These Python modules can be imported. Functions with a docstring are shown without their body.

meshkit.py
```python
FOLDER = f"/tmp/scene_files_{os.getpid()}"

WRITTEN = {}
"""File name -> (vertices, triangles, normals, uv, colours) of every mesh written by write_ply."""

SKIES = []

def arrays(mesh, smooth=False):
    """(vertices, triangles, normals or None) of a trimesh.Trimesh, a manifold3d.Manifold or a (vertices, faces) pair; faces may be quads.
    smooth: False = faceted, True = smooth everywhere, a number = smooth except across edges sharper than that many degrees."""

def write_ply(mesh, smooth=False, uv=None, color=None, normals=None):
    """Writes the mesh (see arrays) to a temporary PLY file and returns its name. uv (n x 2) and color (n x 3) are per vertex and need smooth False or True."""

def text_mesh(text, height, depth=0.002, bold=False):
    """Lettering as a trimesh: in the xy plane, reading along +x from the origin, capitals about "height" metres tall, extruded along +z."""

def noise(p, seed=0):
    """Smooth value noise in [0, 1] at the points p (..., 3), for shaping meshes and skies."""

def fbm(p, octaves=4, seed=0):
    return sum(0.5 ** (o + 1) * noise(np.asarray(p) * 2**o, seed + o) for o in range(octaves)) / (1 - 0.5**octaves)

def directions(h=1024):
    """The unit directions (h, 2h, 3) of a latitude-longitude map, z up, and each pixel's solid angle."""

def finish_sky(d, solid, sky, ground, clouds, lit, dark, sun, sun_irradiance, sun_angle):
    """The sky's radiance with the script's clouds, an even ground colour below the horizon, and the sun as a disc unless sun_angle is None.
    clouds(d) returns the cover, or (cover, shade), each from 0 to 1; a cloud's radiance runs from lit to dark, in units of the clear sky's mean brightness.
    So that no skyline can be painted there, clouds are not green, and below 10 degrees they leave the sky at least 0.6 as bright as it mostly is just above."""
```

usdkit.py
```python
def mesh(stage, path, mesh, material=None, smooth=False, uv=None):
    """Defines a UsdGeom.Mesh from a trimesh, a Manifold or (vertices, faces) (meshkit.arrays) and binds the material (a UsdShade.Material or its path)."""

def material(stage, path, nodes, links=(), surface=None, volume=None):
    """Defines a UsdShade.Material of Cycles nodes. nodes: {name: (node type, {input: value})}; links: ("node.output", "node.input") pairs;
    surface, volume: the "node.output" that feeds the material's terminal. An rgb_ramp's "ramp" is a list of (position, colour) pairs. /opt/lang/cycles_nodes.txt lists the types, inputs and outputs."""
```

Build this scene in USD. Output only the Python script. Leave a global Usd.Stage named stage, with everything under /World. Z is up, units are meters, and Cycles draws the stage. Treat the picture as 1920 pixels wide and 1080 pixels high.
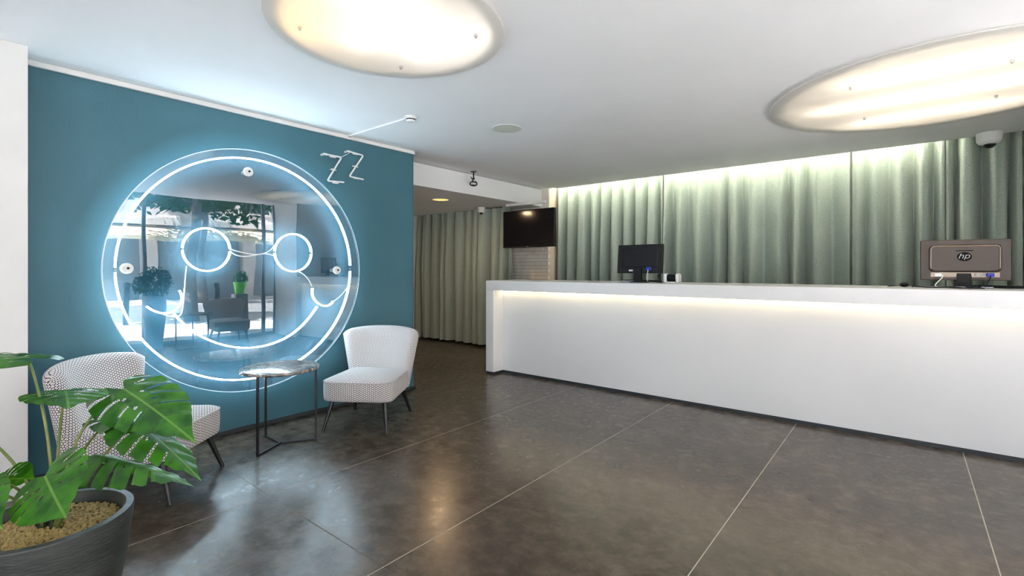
import math, random
import numpy as np
import trimesh
import shapely
from shapely.geometry import Polygon, Point, box as sbox, LineString
from shapely import affinity
import usdkit, meshkit
from pxr import Usd, UsdGeom, UsdLux, UsdShade, Gf, Sdf

random.seed(7)
RNG = np.random.default_rng(7)
PI = math.pi
stage = Usd.Stage.CreateInMemory()
UsdGeom.SetStageUpAxis(stage, UsdGeom.Tokens.z)
UsdGeom.SetStageMetersPerUnit(stage, 1.0)
UsdGeom.Xform.Define(stage, '/World')
UsdGeom.Scope.Define(stage, '/World/Looks')

# ------------------------------------------------------------------ camera, sky, sun, exposure
EYE = 1.30
YAW = math.atan(740 / 915.0)                      # the camera looks YAW to the left of +Y
SY, CY = math.sin(YAW), math.cos(YAW)
cam = UsdGeom.Camera.Define(stage, '/World/camera')
cam.CreateHorizontalApertureAttr(36.0)
cam.CreateVerticalApertureAttr(20.25)
cam.CreateFocalLengthAttr(915 / 1920.0 * 36.0)
cam.CreateVerticalApertureOffsetAttr(-36 / 1920.0 * 36.0)
cam.CreateClippingRangeAttr(Gf.Vec2f(0.05, 500))
cam.CreateExposureAttr(1.0)
cam.AddTransformOp().Set(Gf.Matrix4d(CY, SY, 0, 0, 0, 0, 1, 0, SY, -CY, 0, 0, 0, 0, EYE, 1))

sky = UsdLux.DomeLight.Define(stage, '/World/sky')
sky.CreateIntensityAttr(1.0)
SKY_STRENGTH = 1.7
sky_mat = usdkit.material(stage, '/World/Looks/sky_look', {
    'g': ('geometry', {}), 'n': ('noise_texture', {'scale': 2.2, 'detail': 5.0}),
    'r': ('rgb_ramp', {'ramp': [(0.35, (0.55, 0.74, 1.0)), (0.62, (1.0, 1.0, 1.0))]}),
    'b': ('background_shader', {'strength': SKY_STRENGTH})},
    [('g.position', 'n.vector'), ('n.fac', 'r.fac'), ('r.color', 'b.color')], surface='b.background')
UsdShade.MaterialBindingAPI.Apply(sky.GetPrim()).Bind(sky_mat)

sun = UsdLux.DistantLight.Define(stage, '/World/sun')    # high over the street
sun.CreateIntensityAttr(5.4)
sun.CreateNormalizeAttr(True)
sun.CreateAngleAttr(0.6)
sun.CreateColorAttr(Gf.Vec3f(1.0, 0.965, 0.93))
_d = Gf.Vec3d(0.22, 0.30, -0.92).GetNormalized()
_z = -_d
_x = Gf.Cross(Gf.Vec3d(0, 0, 1), _z).GetNormalized()
_y = Gf.Cross(_z, _x)
sun.AddTransformOp().Set(Gf.Matrix4d(*_x, 0, *_y, 0, *_z, 0, 0, 0, 30, 1))

TUBE_POWER = 9.0        # fluorescent tubes in the ceiling lamps
COVE_POWER = 92.0        # strip above the curtain
COUNTER_POWER = 5.5     # strip under the counter slab
NEON_POWER = 29.0         # smiley tubes

# ------------------------------------------------------------------ helpers
USED = {}


def numbered(parent, name):
    k = USED.get((parent, name), 0)
    USED[(parent, name)] = k + 1
    return name if k == 0 else f'{name}_{k:03d}'


def put(name, mesh, mat, parent='/World', smooth=False, uv=None, **data):
    """ONE mesh under parent."""
    parent = str(parent.GetPath()) if hasattr(parent, 'GetPath') else parent
    path = f'{parent}/{numbered(parent, name)}'
    m = usdkit.mesh(stage, path, mesh, mat, smooth=smooth, uv=uv)
    tag(m.GetPrim(), **data)
    return m.GetPrim()


def tag(prim, label=None, category=None, group=None, kind=None):
    for k, v in (('label', label), ('category', category), ('group', group), ('kind', kind)):
        if v:
            prim.SetCustomDataByKey(k, v)
    return prim


def thing(name, label=None, category=None, loc=(0, 0, 0), rotz=0.0, group=None, kind=None):
    x = UsdGeom.Xform.Define(stage, '/World/' + numbered('/World', name))
    x.AddTranslateOp().Set(Gf.Vec3d(*map(float, loc)))
    x.AddRotateZOp().Set(float(math.degrees(rotz)))
    return tag(x.GetPrim(), label, category, group, kind)


def dup(src, label, loc, rotz=0.0, group=None):
    was = src.GetCustomData()
    base = src.GetName()
    r = thing(base, label, was['category'], loc, rotz, group or was.get('group'))
    r.GetReferences().AddInternalReference(src.GetPath())
    r.SetInstanceable(True)
    return r


def struct(name, mesh, mat, parent='/World', smooth=False, uv=None):
    return put(name, mesh, mat, parent, smooth, uv, kind='structure' if parent == '/World' else None)


def cat(ms):
    return trimesh.util.concatenate([m for m in ms])


def bx(x0, x1, y0, y1, z0, z1):
    m = trimesh.creation.box((x1 - x0, y1 - y0, z1 - z0))
    m.apply_translation(((x0 + x1) / 2, (y0 + y1) / 2, (z0 + z1) / 2))
    return m


def bevbox(x0, x1, y0, y1, z0, z1, b=0.004):
    """A box with chamfered edges (convex hull of three shrunken boxes)."""
    pts = []
    for ax in range(3):
        lo, hi = np.array([x0, y0, z0], float), np.array([x1, y1, z1], float)
        for k in range(3):
            if k != ax:
                lo[k] += b
                hi[k] -= b
        pts += [(a, c, d) for a in (lo[0], hi[0]) for c in (lo[1], hi[1]) for d in (lo[2], hi[2])]
    return trimesh.convex.convex_hull(np.array(pts))


def tube(points, r, sides=10, closed=False):
    """A swept round tube along a polyline, r a number or one per point."""
    p = np.asarray(points, float)
    n = len(p)
    t = (np.roll(p, -1, 0) - np.roll(p, 1, 0)) if closed else np.gradient(p, axis=0)
    t /= np.linalg.norm(t, axis=1, keepdims=True) + 1e-12
    up = np.array([0.31, 0.22, 0.92])
    a = np.cross(t[0], up)
    if np.linalg.norm(a) < 0.1:
        a = np.cross(t[0], [1.0, 0, 0])
    a /= np.linalg.norm(a)
    A = []
    for i in range(n):
        a = a - t[i] * a.dot(t[i])
        a /= np.linalg.norm(a)
        A.append(a)
    A = np.array(A)
    B = np.cross(t, A)
    ang = np.arange(sides) * 2 * PI / sides
    rr = np.broadcast_to(r, (n,))[:, None, None]
    v = (p[:, None] + rr * (np.cos(ang)[None, :, None] * A[:, None] + np.sin(ang)[None, :, None] * B[:, None])).reshape(-1, 3)
    f = []
    for i in range(n if closed else n - 1):
        for j in range(sides):
            i2, j2 = (i + 1) % n, (j + 1) % sides
            f += [[i * sides + j, i * sides + j2, i2 * sides + j2], [i * sides + j, i2 * sides + j2, i2 * sides + j]]
    if not closed:
        v = np.vstack([v, p[0], p[-1]])
        c0, c1 = len(v) - 2, len(v) - 1
        for j in range(sides):
            j2 = (j + 1) % sides
            f += [[c0, j2, j], [c1, (n - 1) * sides + j, (n - 1) * sides + j2]]
    m = trimesh.Trimesh(v, np.array(f), process=False)
    if m.volume < 0:
        m.invert()
    return m


def frustum(p0, p1, r0, r1, sides=16):
    return tube([p0, p1], [r0, r1], sides)


def lathe(profile, sides=64):
    """profile: (r, z) pairs from bottom to top, outer then inner for a vessel."""
    pr = np.asarray(profile, float)
    m = trimesh.creation.revolve(pr, sections=sides)
    if m.volume < 0:
        m.invert()
    return m


def disc_z(cx, cy, z0, z1, r, sides=64):
    m = trimesh.creation.cylinder(radius=r, height=z1 - z0, sections=sides)
    m.apply_translation((cx, cy, (z0 + z1) / 2))
    return m


def disc_x(x0, x1, cy, cz, r, sides=64):
    m = trimesh.creation.cylinder(radius=r, height=x1 - x0, sections=sides)
    m.apply_transform(trimesh.transformations.rotation_matrix(PI / 2, [0, 1, 0]))
    m.apply_translation(((x0 + x1) / 2, cy, cz))
    return m


def disc_y(cx, cz, y0, y1, r, sides=32, sx=1.0):
    m = trimesh.creation.cylinder(radius=r, height=y1 - y0, sections=sides)
    m.apply_transform(trimesh.transformations.rotation_matrix(PI / 2, [1, 0, 0]))
    m.apply_scale((sx, 1, 1))
    m.apply_translation((cx, (y0 + y1) / 2, cz))
    return m


def spline(pts, n=40):
    from scipy.interpolate import CubicSpline
    p = np.asarray(pts, float)
    d = np.r_[0, np.cumsum(np.linalg.norm(np.diff(p, axis=0), axis=1))]
    return CubicSpline(d, p)(np.linspace(0, d[-1], n))


def round_path(pts, r=0.02, n=6):
    """A polyline with its corners rounded."""
    p = [np.array(q, float) for q in pts]
    out = [p[0]]
    for a, b, c in zip(p, p[1:], p[2:]):
        u, w = (a - b) / np.linalg.norm(a - b), (c - b) / np.linalg.norm(c - b)
        s, e = b + u * r, b + w * r
        for k in range(n + 1):
            t = k / n
            out.append((1 - t) ** 2 * s + 2 * t * (1 - t) * b + t * t * e)
    out.append(p[-1])
    return np.array(out)


# ------------------------------------------------------------------ materials
LOOKS = '/World/Looks/'


def plain(name, color, rough=0.5, metal=0.0, spec=0.5, **kw):
    p = dict(base_color=color, roughness=rough, metallic=metal, specular_ior_level=spec)
    p.update(kw)
    return usdkit.material(stage, LOOKS + name, {'p': ('principled_bsdf', p)}, surface='p.BSDF')


def grainy(name, c0, c1, scale, rough=0.6, bump=0.0, detail=4.0, lo=0.35, hi=0.65, stretch=(1, 1, 1), spec=0.5, space='position', rough2=None, bscale=None, bdist=0.01):
    nodes = {'g': ('geometry', {}) if space == 'position' else ('texture_coordinate', {}),
             'm': ('mapping', {'scale': stretch}), 'n': ('noise_texture', {'scale': scale, 'detail': detail}),
             'r': ('rgb_ramp', {'ramp': [(lo, c0), (hi, c1)]}),
             'p': ('principled_bsdf', {'roughness': rough, 'specular_ior_level': spec})}
    links = [('g.' + space, 'm.vector'), ('m.vector', 'n.vector'), ('n.fac', 'r.fac'), ('r.color', 'p.base_color')]
    if rough2 is not None:
        nodes['mr'] = ('map_range', {'from_min': 0.35, 'from_max': 0.65, 'to_min': rough, 'to_max': rough2, 'clamp': True})
        links += [('n.fac', 'mr.value'), ('mr.result', 'p.roughness')]
    if bump:
        nodes['n2'] = ('noise_texture', {'scale': bscale or scale * 3, 'detail': 3.0})
        nodes['b'] = ('bump', {'strength': bump, 'distance': bdist})
        links += [('m.vector', 'n2.vector'), ('n2.fac', 'b.height'), ('b.normal', 'p.normal')]
    return usdkit.material(stage, LOOKS + name, nodes, links, surface='p.BSDF')


def glow(name, color, strength):
    return usdkit.material(stage, LOOKS + name, {'e': ('emission', {'color': color, 'strength': strength})}, surface='e.emission')


M_white = grainy('white_paint', (0.74, 0.735, 0.725), (0.78, 0.775, 0.765), 3.0, rough=0.65, bump=0.05, bscale=160)
M_ceiling = grainy('ceiling_paint', (0.86, 0.862, 0.87), (0.885, 0.887, 0.895), 2.0, rough=0.8, bump=0.03, bscale=90)
M_teal = grainy('teal_paint', (0.043, 0.140, 0.180), (0.050, 0.153, 0.196), 2.5, rough=0.55, bump=0.12, bscale=60, stretch=(1, 1, 0.6))
M_counter = grainy('white_laminate', (0.735, 0.72, 0.71), (0.765, 0.75, 0.74), 1.5, rough=0.32)
M_trim = plain('trim_white', (0.80, 0.79, 0.78), 0.45)
M_skirt = plain('dark_skirting', (0.03, 0.035, 0.038), 0.4)
M_black_metal = plain('black_metal', (0.018, 0.018, 0.02), 0.38, 0.3)
M_black_wood = plain('black_lacquered_wood', (0.012, 0.012, 0.013), 0.22)
M_black_plastic = plain('black_plastic', (0.010, 0.010, 0.011), 0.5, 0.0, 0.25)
M_screen = plain('dark_screen', (0.004, 0.004, 0.007), 0.12)
M_white_plastic = plain('white_plastic', (0.78, 0.78, 0.76), 0.35)
M_steel = plain('brushed_steel', (0.55, 0.55, 0.55), 0.3, 1.0)
M_chrome = plain('chrome', (0.7, 0.7, 0.7), 0.08, 1.0)
M_blue_plug = plain('blue_plastic', (0.015, 0.03, 0.42), 0.4)
M_bronze = plain('bronze_gloss_plastic', (0.060, 0.041, 0.029), 0.42, 0.0)
M_logo_black = plain('logo_black', (0.006, 0.006, 0.006), 0.5, 0.0, 0.1)
M_bronze_light = plain('bronze_bevel_plastic', (0.22, 0.17, 0.13), 0.25, 0.5)
M_grey_print = plain('grey_print', (0.35, 0.34, 0.33), 0.4)
M_speaker = grainy('speaker_grille', (0.55, 0.58, 0.50), (0.66, 0.69, 0.60), 220, rough=0.7)
M_dome_glass = plain('dark_dome', (0.01, 0.01, 0.012), 0.05)
M_brick = grainy('painted_brick', (0.76, 0.70, 0.61), (0.84, 0.79, 0.70), 9.0, rough=0.75, bump=0.3, bscale=70)
M_mortar = plain('mortar', (0.50, 0.44, 0.36), 0.9)
M_joint = plain('joint_pale', (0.52, 0.47, 0.37), 0.5)
M_joint_dark = plain('joint_dark', (0.10, 0.075, 0.045), 0.5)
M_cable_white = plain('white_cable', (0.75, 0.76, 0.76), 0.4)
M_neon = glow('neon_white', (0.66, 0.87, 1.0), NEON_POWER)
M_tube_dead = plain('unlit_glass_tube', (0.78, 0.80, 0.79), 0.2)
M_tube_white = glow('tube_white', (1.0, 0.88, 0.72), TUBE_POWER)
M_tube_cool = glow('tube_cool', (1.0, 0.95, 0.88), TUBE_POWER * 0.75)
M_tube_warm = glow('tube_warm', (1.0, 0.60, 0.18), TUBE_POWER * 0.75)
M_cove = glow('cove_strip', (1.0, 0.92, 0.74), COVE_POWER)
M_counter_led = glow('counter_strip', (1.0, 0.85, 0.52), COUNTER_POWER)
M_downlight = glow('downlight_glow', (1.0, 0.66, 0.22), 0.65)

# floor: sealed dark concrete, cloudy, with pale scuffs; each slab a little different
M_floor = usdkit.material(stage, LOOKS + 'polished_concrete', {
    'g': ('geometry', {}), 'oi': ('object_info', {}),
    'n1': ('noise_texture', {'scale': 1.3, 'detail': 6.0, 'roughness': 0.62}),
    'n2': ('noise_texture', {'scale': 9.0, 'detail': 6.0, 'roughness': 0.7}),
    'n3': ('noise_texture', {'scale': 2.1, 'detail': 8.0, 'roughness': 0.75, 'distortion': 1.2}),
    'r1': ('rgb_ramp', {'ramp': [(0.30, (0.034, 0.023, 0.015)), (0.70, (0.100, 0.074, 0.052))]}),
    'r2': ('rgb_ramp', {'ramp': [(0.35, (0.62, 0.62, 0.62)), (0.68, (1.25, 1.22, 1.18))]}),
    'x': ('mix_color', {'blend_type': 'multiply', 'fac': 1.0, 'use_clamp': False}),
    'r3': ('rgb_ramp', {'ramp': [(0.62, (0, 0, 0)), (0.80, (1, 1, 1))]}),
    'sf': ('math', {'math_type': 'multiply', 'value2': 0.35}),
    'y': ('mix_color', {'blend_type': 'mix', 'b': (0.26, 0.25, 0.24)}),
    'rr': ('map_range', {'from_min': 0.3, 'from_max': 0.7, 'to_min': 0.19, 'to_max': 0.33, 'clamp': True}),
    'b': ('bump', {'strength': 0.06, 'distance': 0.01}),
    'p': ('principled_bsdf', {'specular_ior_level': 0.55})},
    [('g.position', 'n1.vector'), ('g.position', 'n2.vector'), ('g.position', 'n3.vector'),
     ('n1.fac', 'r1.fac'), ('n2.fac', 'r2.fac'), ('r1.color', 'x.a'), ('r2.color', 'x.b'),
     ('n3.fac', 'r3.fac'), ('r3.color', 'sf.value1'), ('sf.value', 'y.fac'), ('x.result', 'y.a'), ('y.result', 'p.base_color'),
     ('n2.fac', 'rr.value'), ('rr.result', 'p.roughness'), ('n2.fac', 'b.height'), ('b.normal', 'p.normal')], surface='p.BSDF')

# curtain cloth: grey green with a fine melange weave
def curtain_look(name, c0, c1):
    return usdkit.material(stage, LOOKS + name, {
        'g': ('geometry', {}), 'm': ('mapping', {'scale': (1, 1, 0.55)}),
        'n': ('noise_texture', {'scale': 150, 'detail': 3.0}),
        'r': ('rgb_ramp', {'ramp': [(0.32, c0), (0.68, c1)]}),
        'd': ('principled_bsdf', {'roughness': 0.85, 'sheen_weight': 0.25, 'specular_ior_level': 0.2}),
        't': ('translucent_bsdf', {}), 'x': ('mix_closure', {'fac': 0.12})},
        [('g.position', 'm.vector'), ('m.vector', 'n.vector'), ('n.fac', 'r.fac'), ('r.color', 'd.base_color'), ('r.color', 't.color'),
         ('d.BSDF', 'x.closure1'), ('t.BSDF', 'x.closure2')], surface='x.closure')


M_curtain = curtain_look('green_grey_cloth', (0.30, 0.365, 0.318), (0.455, 0.525, 0.46))

# acrylic sheet of the sign: clear, with mirror gloss, slightly wavy
M_acrylic = usdkit.material(stage, LOOKS + 'clear_acrylic', {
    'g': ('geometry', {}), 'n': ('noise_texture', {'scale': 1.6, 'detail': 1.0}),
    'b': ('bump', {'strength': 0.10, 'distance': 0.02}),
    'f': ('layer_weight', {'blend': 0.5}), 'pw': ('math', {'math_type': 'power', 'value2': 4.0}), 'mr': ('map_range', {'from_min': 0.0, 'from_max': 1.0, 'to_min': 0.105, 'to_max': 1.0, 'clamp': True}),
    't': ('transparent_bsdf', {'color': (0.97, 0.985, 1.0)}), 'gl': ('glossy_bsdf', {'color': (0.92, 0.97, 1.0), 'roughness': 0.0}),
    'x': ('mix_closure', {})},
    [('g.position', 'n.vector'), ('n.fac', 'b.height'), ('b.normal', 'gl.normal'), ('f.facing', 'pw.value1'), ('pw.value', 'mr.value'), ('mr.result', 'x.fac'),
     ('t.BSDF', 'x.closure1'), ('gl.BSDF', 'x.closure2')], surface='x.closure')
M_clear = usdkit.material(stage, LOOKS + 'clear_back', {'t': ('transparent_bsdf', {'color': (0.97, 0.985, 1.0)})}, surface='t.BSDF')
M_acrylic_edge = plain('acrylic_edge', (0.75, 0.85, 0.92), 0.25, 0.0, transmission_weight=0.35)
M_glass = usdkit.material(stage, LOOKS + 'window_glass', {
    'f': ('layer_weight', {'blend': 0.5}), 'pw': ('math', {'math_type': 'power', 'value2': 5.0}), 'mr': ('map_range', {'from_min': 0.0, 'from_max': 1.0, 'to_min': 0.04, 'to_max': 1.0, 'clamp': True}), 't': ('transparent_bsdf', {'color': (0.985, 0.985, 0.985)}), 'gl': ('glossy_bsdf', {'color': (1, 1, 1), 'roughness': 0.0}),
    'x': ('mix_closure', {})},
    [('f.facing', 'pw.value1'), ('pw.value', 'mr.value'), ('mr.result', 'x.fac'), ('t.BSDF', 'x.closure1'), ('gl.BSDF', 'x.closure2')], surface='x.closure')
M_frosted = usdkit.material(stage, LOOKS + 'frosted_glass', {
    'tr': ('translucent_bsdf', {'color': (0.92, 0.91, 0.89)}), 'tp': ('transparent_bsdf', {'color': (0.9, 0.9, 0.9)}),
    'd': ('principled_bsdf', {'base_color': (0.72, 0.71, 0.69), 'roughness': 0.35}),
    'x': ('mix_closure', {'fac': 0.12}), 'y': ('mix_closure', {'fac': 0.25})},
    [('tr.BSDF', 'x.closure1'), ('tp.BSDF', 'x.closure2'), ('x.closure', 'y.closure1'), ('d.BSDF', 'y.closure2')], surface='y.closure')


# woven upholstery: white rings on dark ground, laid out from the cloth's own coordinates
def weave(name, white, dark, pitch):
    k = 2 * PI / (pitch * math.sqrt(3) / 2)
    nodes = {'u': ('uvmap', {'attribute': 'st'})}
    links = []
    for i in range(3):
        a = i * PI / 3
        nodes[f'd{i}'] = ('vector_math', {'math_type': 'dot_product', 'vector2': (k * math.cos(a), k * math.sin(a), 0)})
        nodes[f'c{i}'] = ('math', {'math_type': 'cosine'})
        links += [('u.UV', f'd{i}.vector1'), (f'd{i}.value', f'c{i}.value1')]
    nodes['s0'] = ('math', {'math_type': 'add'})
    nodes['s1'] = ('math', {'math_type': 'add'})
    nodes['mr'] = ('map_range', {'from_min': -1.5, 'from_max': 3.0, 'to_min': 0, 'to_max': 1, 'clamp': True})
    nodes['r'] = ('rgb_ramp', {'ramp': [(0.0, dark), (0.125, dark), (0.215, white), (0.86, white), (0.94, (0.16, 0.13, 0.14)), (1.0, (0.12, 0.1, 0.11))]})
    nodes['b'] = ('bump', {'strength': 0.35, 'distance': 0.002})
    nodes['p'] = ('principled_bsdf', {'roughness': 0.85, 'sheen_weight': 0.15, 'specular_ior_level': 0.2})
    links += [('c0.value', 's0.value1'), ('c1.value', 's0.value2'), ('s0.value', 's1.value1'), ('c2.value', 's1.value2'), ('s1.value', 'mr.value'),
              ('mr.result', 'r.fac'), ('r.color', 'p.base_color'), ('mr.result', 'b.height'), ('b.normal', 'p.normal')]
    return usdkit.material(stage, LOOKS + name, nodes, links, surface='p.BSDF')


M_weave = weave('ring_weave', (0.80, 0.76, 0.74), (0.045, 0.035, 0.055), 0.0165)
M_piping = plain('piping_cloth', (0.40, 0.37, 0.37), 0.85)

M_marble = usdkit.material(stage, LOOKS + 'brown_marble', {
    'g': ('texture_coordinate', {}), 'n': ('noise_texture', {'scale': 9.0, 'detail': 9.0, 'roughness': 0.68, 'distortion': 1.6}),
    'r': ('rgb_ramp', {'ramp': [(0.30, (0.035, 0.03, 0.03)), (0.45, (0.14, 0.12, 0.11)), (0.56, (0.32, 0.28, 0.25)), (0.66, (0.62, 0.58, 0.53))]}),
    'p': ('principled_bsdf', {'roughness': 0.07, 'specular_ior_level': 0.6, 'coat_weight': 0.4})},
    [('g.object', 'n.vector'), ('n.fac', 'r.fac'), ('r.color', 'p.base_color')], surface='p.BSDF')


def leaf_look(name, c0, c1, vein):
    """Glossy leaf: the mesh's st carries (across, along); side veins and midrib follow it."""
    return usdkit.material(stage, LOOKS + name, {
        'u': ('uvmap', {'attribute': 'st'}), 'sp': ('separate_xyz', {}),
        'ab': ('math', {'math_type': 'absolute'}),
        'mid': ('map_range', {'from_min': 0.008, 'from_max': 0.02, 'to_min': 0.8, 'to_max': 0.0, 'clamp': True}),
        'sl': ('math', {'math_type': 'multiply', 'value2': 0.55}), 'su': ('math', {'math_type': 'subtract'}),
        'fr': ('math', {'math_type': 'multiply', 'value2': 30.0}), 'co': ('math', {'math_type': 'cosine'}),
        'sv': ('map_range', {'from_min': 0.955, 'from_max': 1.0, 'to_min': 0.0, 'to_max': 0.22, 'clamp': True}),
        'mx': ('math', {'math_type': 'maximum'}),
        'g': ('texture_coordinate', {}), 'n': ('noise_texture', {'scale': 14, 'detail': 3.0}), 'r': ('rgb_ramp', {'ramp': [(0.35, c0), (0.65, c1)]}),
        'c': ('mix_color', {'blend_type': 'mix', 'b': vein}), 'bp': ('bump', {'strength': 0.2, 'distance': 0.004}),
        'p': ('principled_bsdf', {'roughness': 0.28, 'specular_ior_level': 0.5}), 'tc': ('hsv', {'saturation': 1.15, 'value': 2.2}),
        't': ('translucent_bsdf', {}), 'x': ('mix_closure', {'fac': 0.28})},
        [('u.UV', 'sp.vector'), ('sp.x', 'ab.value1'), ('ab.value', 'mid.value'), ('ab.value', 'sl.value1'), ('sp.y', 'su.value1'), ('sl.value', 'su.value2'),
         ('su.value', 'fr.value1'), ('fr.value', 'co.value1'), ('co.value', 'sv.value'), ('sv.result', 'mx.value1'), ('mid.result', 'mx.value2'),
         ('g.object', 'n.vector'), ('n.fac', 'r.fac'), ('r.color', 'c.a'), ('mx.value', 'c.fac'), ('c.result', 'p.base_color'), ('co.value', 'bp.height'), ('bp.normal', 'p.normal'),
         ('c.result', 'tc.color'), ('tc.color', 't.color'), ('p.BSDF', 'x.closure1'), ('t.BSDF', 'x.closure2')], surface='x.closure')


M_leaf = leaf_look('monstera_leaf', (0.016, 0.088, 0.010), (0.050, 0.195, 0.016), (0.16, 0.32, 0.06))
M_stem = grainy('leaf_stem', (0.09, 0.14, 0.025), (0.20, 0.22, 0.06), 12, rough=0.4)
M_stem_dark = plain('dark_stem', (0.02, 0.022, 0.012), 0.5)
M_pot = grainy('slate_pot', (0.030, 0.034, 0.033), (0.052, 0.057, 0.055), 6.0, rough=0.42, bump=0.25, bscale=30, stretch=(0.6, 0.6, 3.0))
M_gravel = usdkit.material(stage, LOOKS + 'ochre_gravel', {
    'g': ('geometry', {}), 'r': ('rgb_ramp', {'ramp': [(0.0, (0.42, 0.29, 0.11)), (0.5, (0.68, 0.53, 0.26)), (1.0, (0.85, 0.74, 0.48))]}),
    'p': ('principled_bsdf', {'roughness': 0.55})}, [('g.random_per_island', 'r.fac'), ('r.color', 'p.base_color')], surface='p.BSDF')
M_soil = plain('soil', (0.03, 0.022, 0.014), 0.9)

M_pave = grainy('pavement', (0.52, 0.51, 0.51), (0.61, 0.60, 0.60), 3.0, rough=0.8)
M_road = grainy('asphalt', (0.20, 0.20, 0.21), (0.27, 0.27, 0.27), 2.0, rough=0.85)
M_facade = grainy('pale_render', (0.72, 0.67, 0.65), (0.78, 0.73, 0.71), 1.2, rough=0.8)
M_facade_dark = plain('dark_shopfront', (0.24, 0.29, 0.32), 0.3)
M_far_glass = plain('far_window', (0.05, 0.065, 0.08), 0.08)
M_awning = plain('cream_awning', (0.72, 0.66, 0.48), 0.8)
M_bark = grainy('bark', (0.09, 0.075, 0.06), (0.17, 0.15, 0.12), 12, rough=0.9)
M_foliage = usdkit.material(stage, LOOKS + 'tree_leaves', {
    'g': ('geometry', {}), 'r': ('rgb_ramp', {'ramp': [(0.0, (0.03, 0.10, 0.03)), (1.0, (0.12, 0.30, 0.07))]}),
    'd': ('diffuse_bsdf', {}), 't': ('translucent_bsdf', {}), 'x': ('mix_closure', {'fac': 0.4})},
    [('g.random_per_island', 'r.fac'), ('r.color', 'd.color'), ('r.color', 't.color'), ('d.BSDF', 'x.closure1'), ('t.BSDF', 'x.closure2')], surface='x.closure')
M_lime = plain('lime_plastic', (0.16, 0.75, 0.08), 0.4)
M_frame_grey = plain('grey_aluminium', (0.20, 0.23, 0.25), 0.4, 0.3)

# ------------------------------------------------------------------ room dimensions
CZ = 2.57           # ceiling
SZ = 2.30           # underside of the lowered ceiling at the back left
XW = -4.15          # teal wall
YE = 3.43           # far end of the teal wall
YCOVE = 6.45        # where the ceiling stops in front of the curtain
XF = 1.72           # glass front
YB = -2.7           # wall behind the camera

# ------------------------------------------------------------------ floor: slabs with recessed joints
flo = thing('floor', kind='structure')
xs = [-7.3, -6.07, -5.0, -3.95, -2.84, -1.775, -0.72, 0.31, 1.36, XF + 0.03]
ys = [YB, -1.1, 1.30, 4.58, 6.95]
J = 0.0026
for i in range(len(xs) - 1):
    for j in range(len(ys) - 1):
        put('concrete_slab', bx(xs[i] + J, xs[i + 1] - J, ys[j] + J, ys[j + 1] - J, -0.04, 0.0), M_floor, flo)
for x in xs[1:-1]:
    put('joint_strip', bx(x - J, x + J, YB, 6.95, -0.04, -0.0008), M_joint_dark if x < -3.9 else M_joint, flo)
for y in ys[1:-1]:
    for i in range(len(xs) - 1):
        put('joint_strip', bx(xs[i] + J, xs[i + 1] - J, y - J, y + J, -0.04, -0.0012), M_joint_dark, flo)

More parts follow.
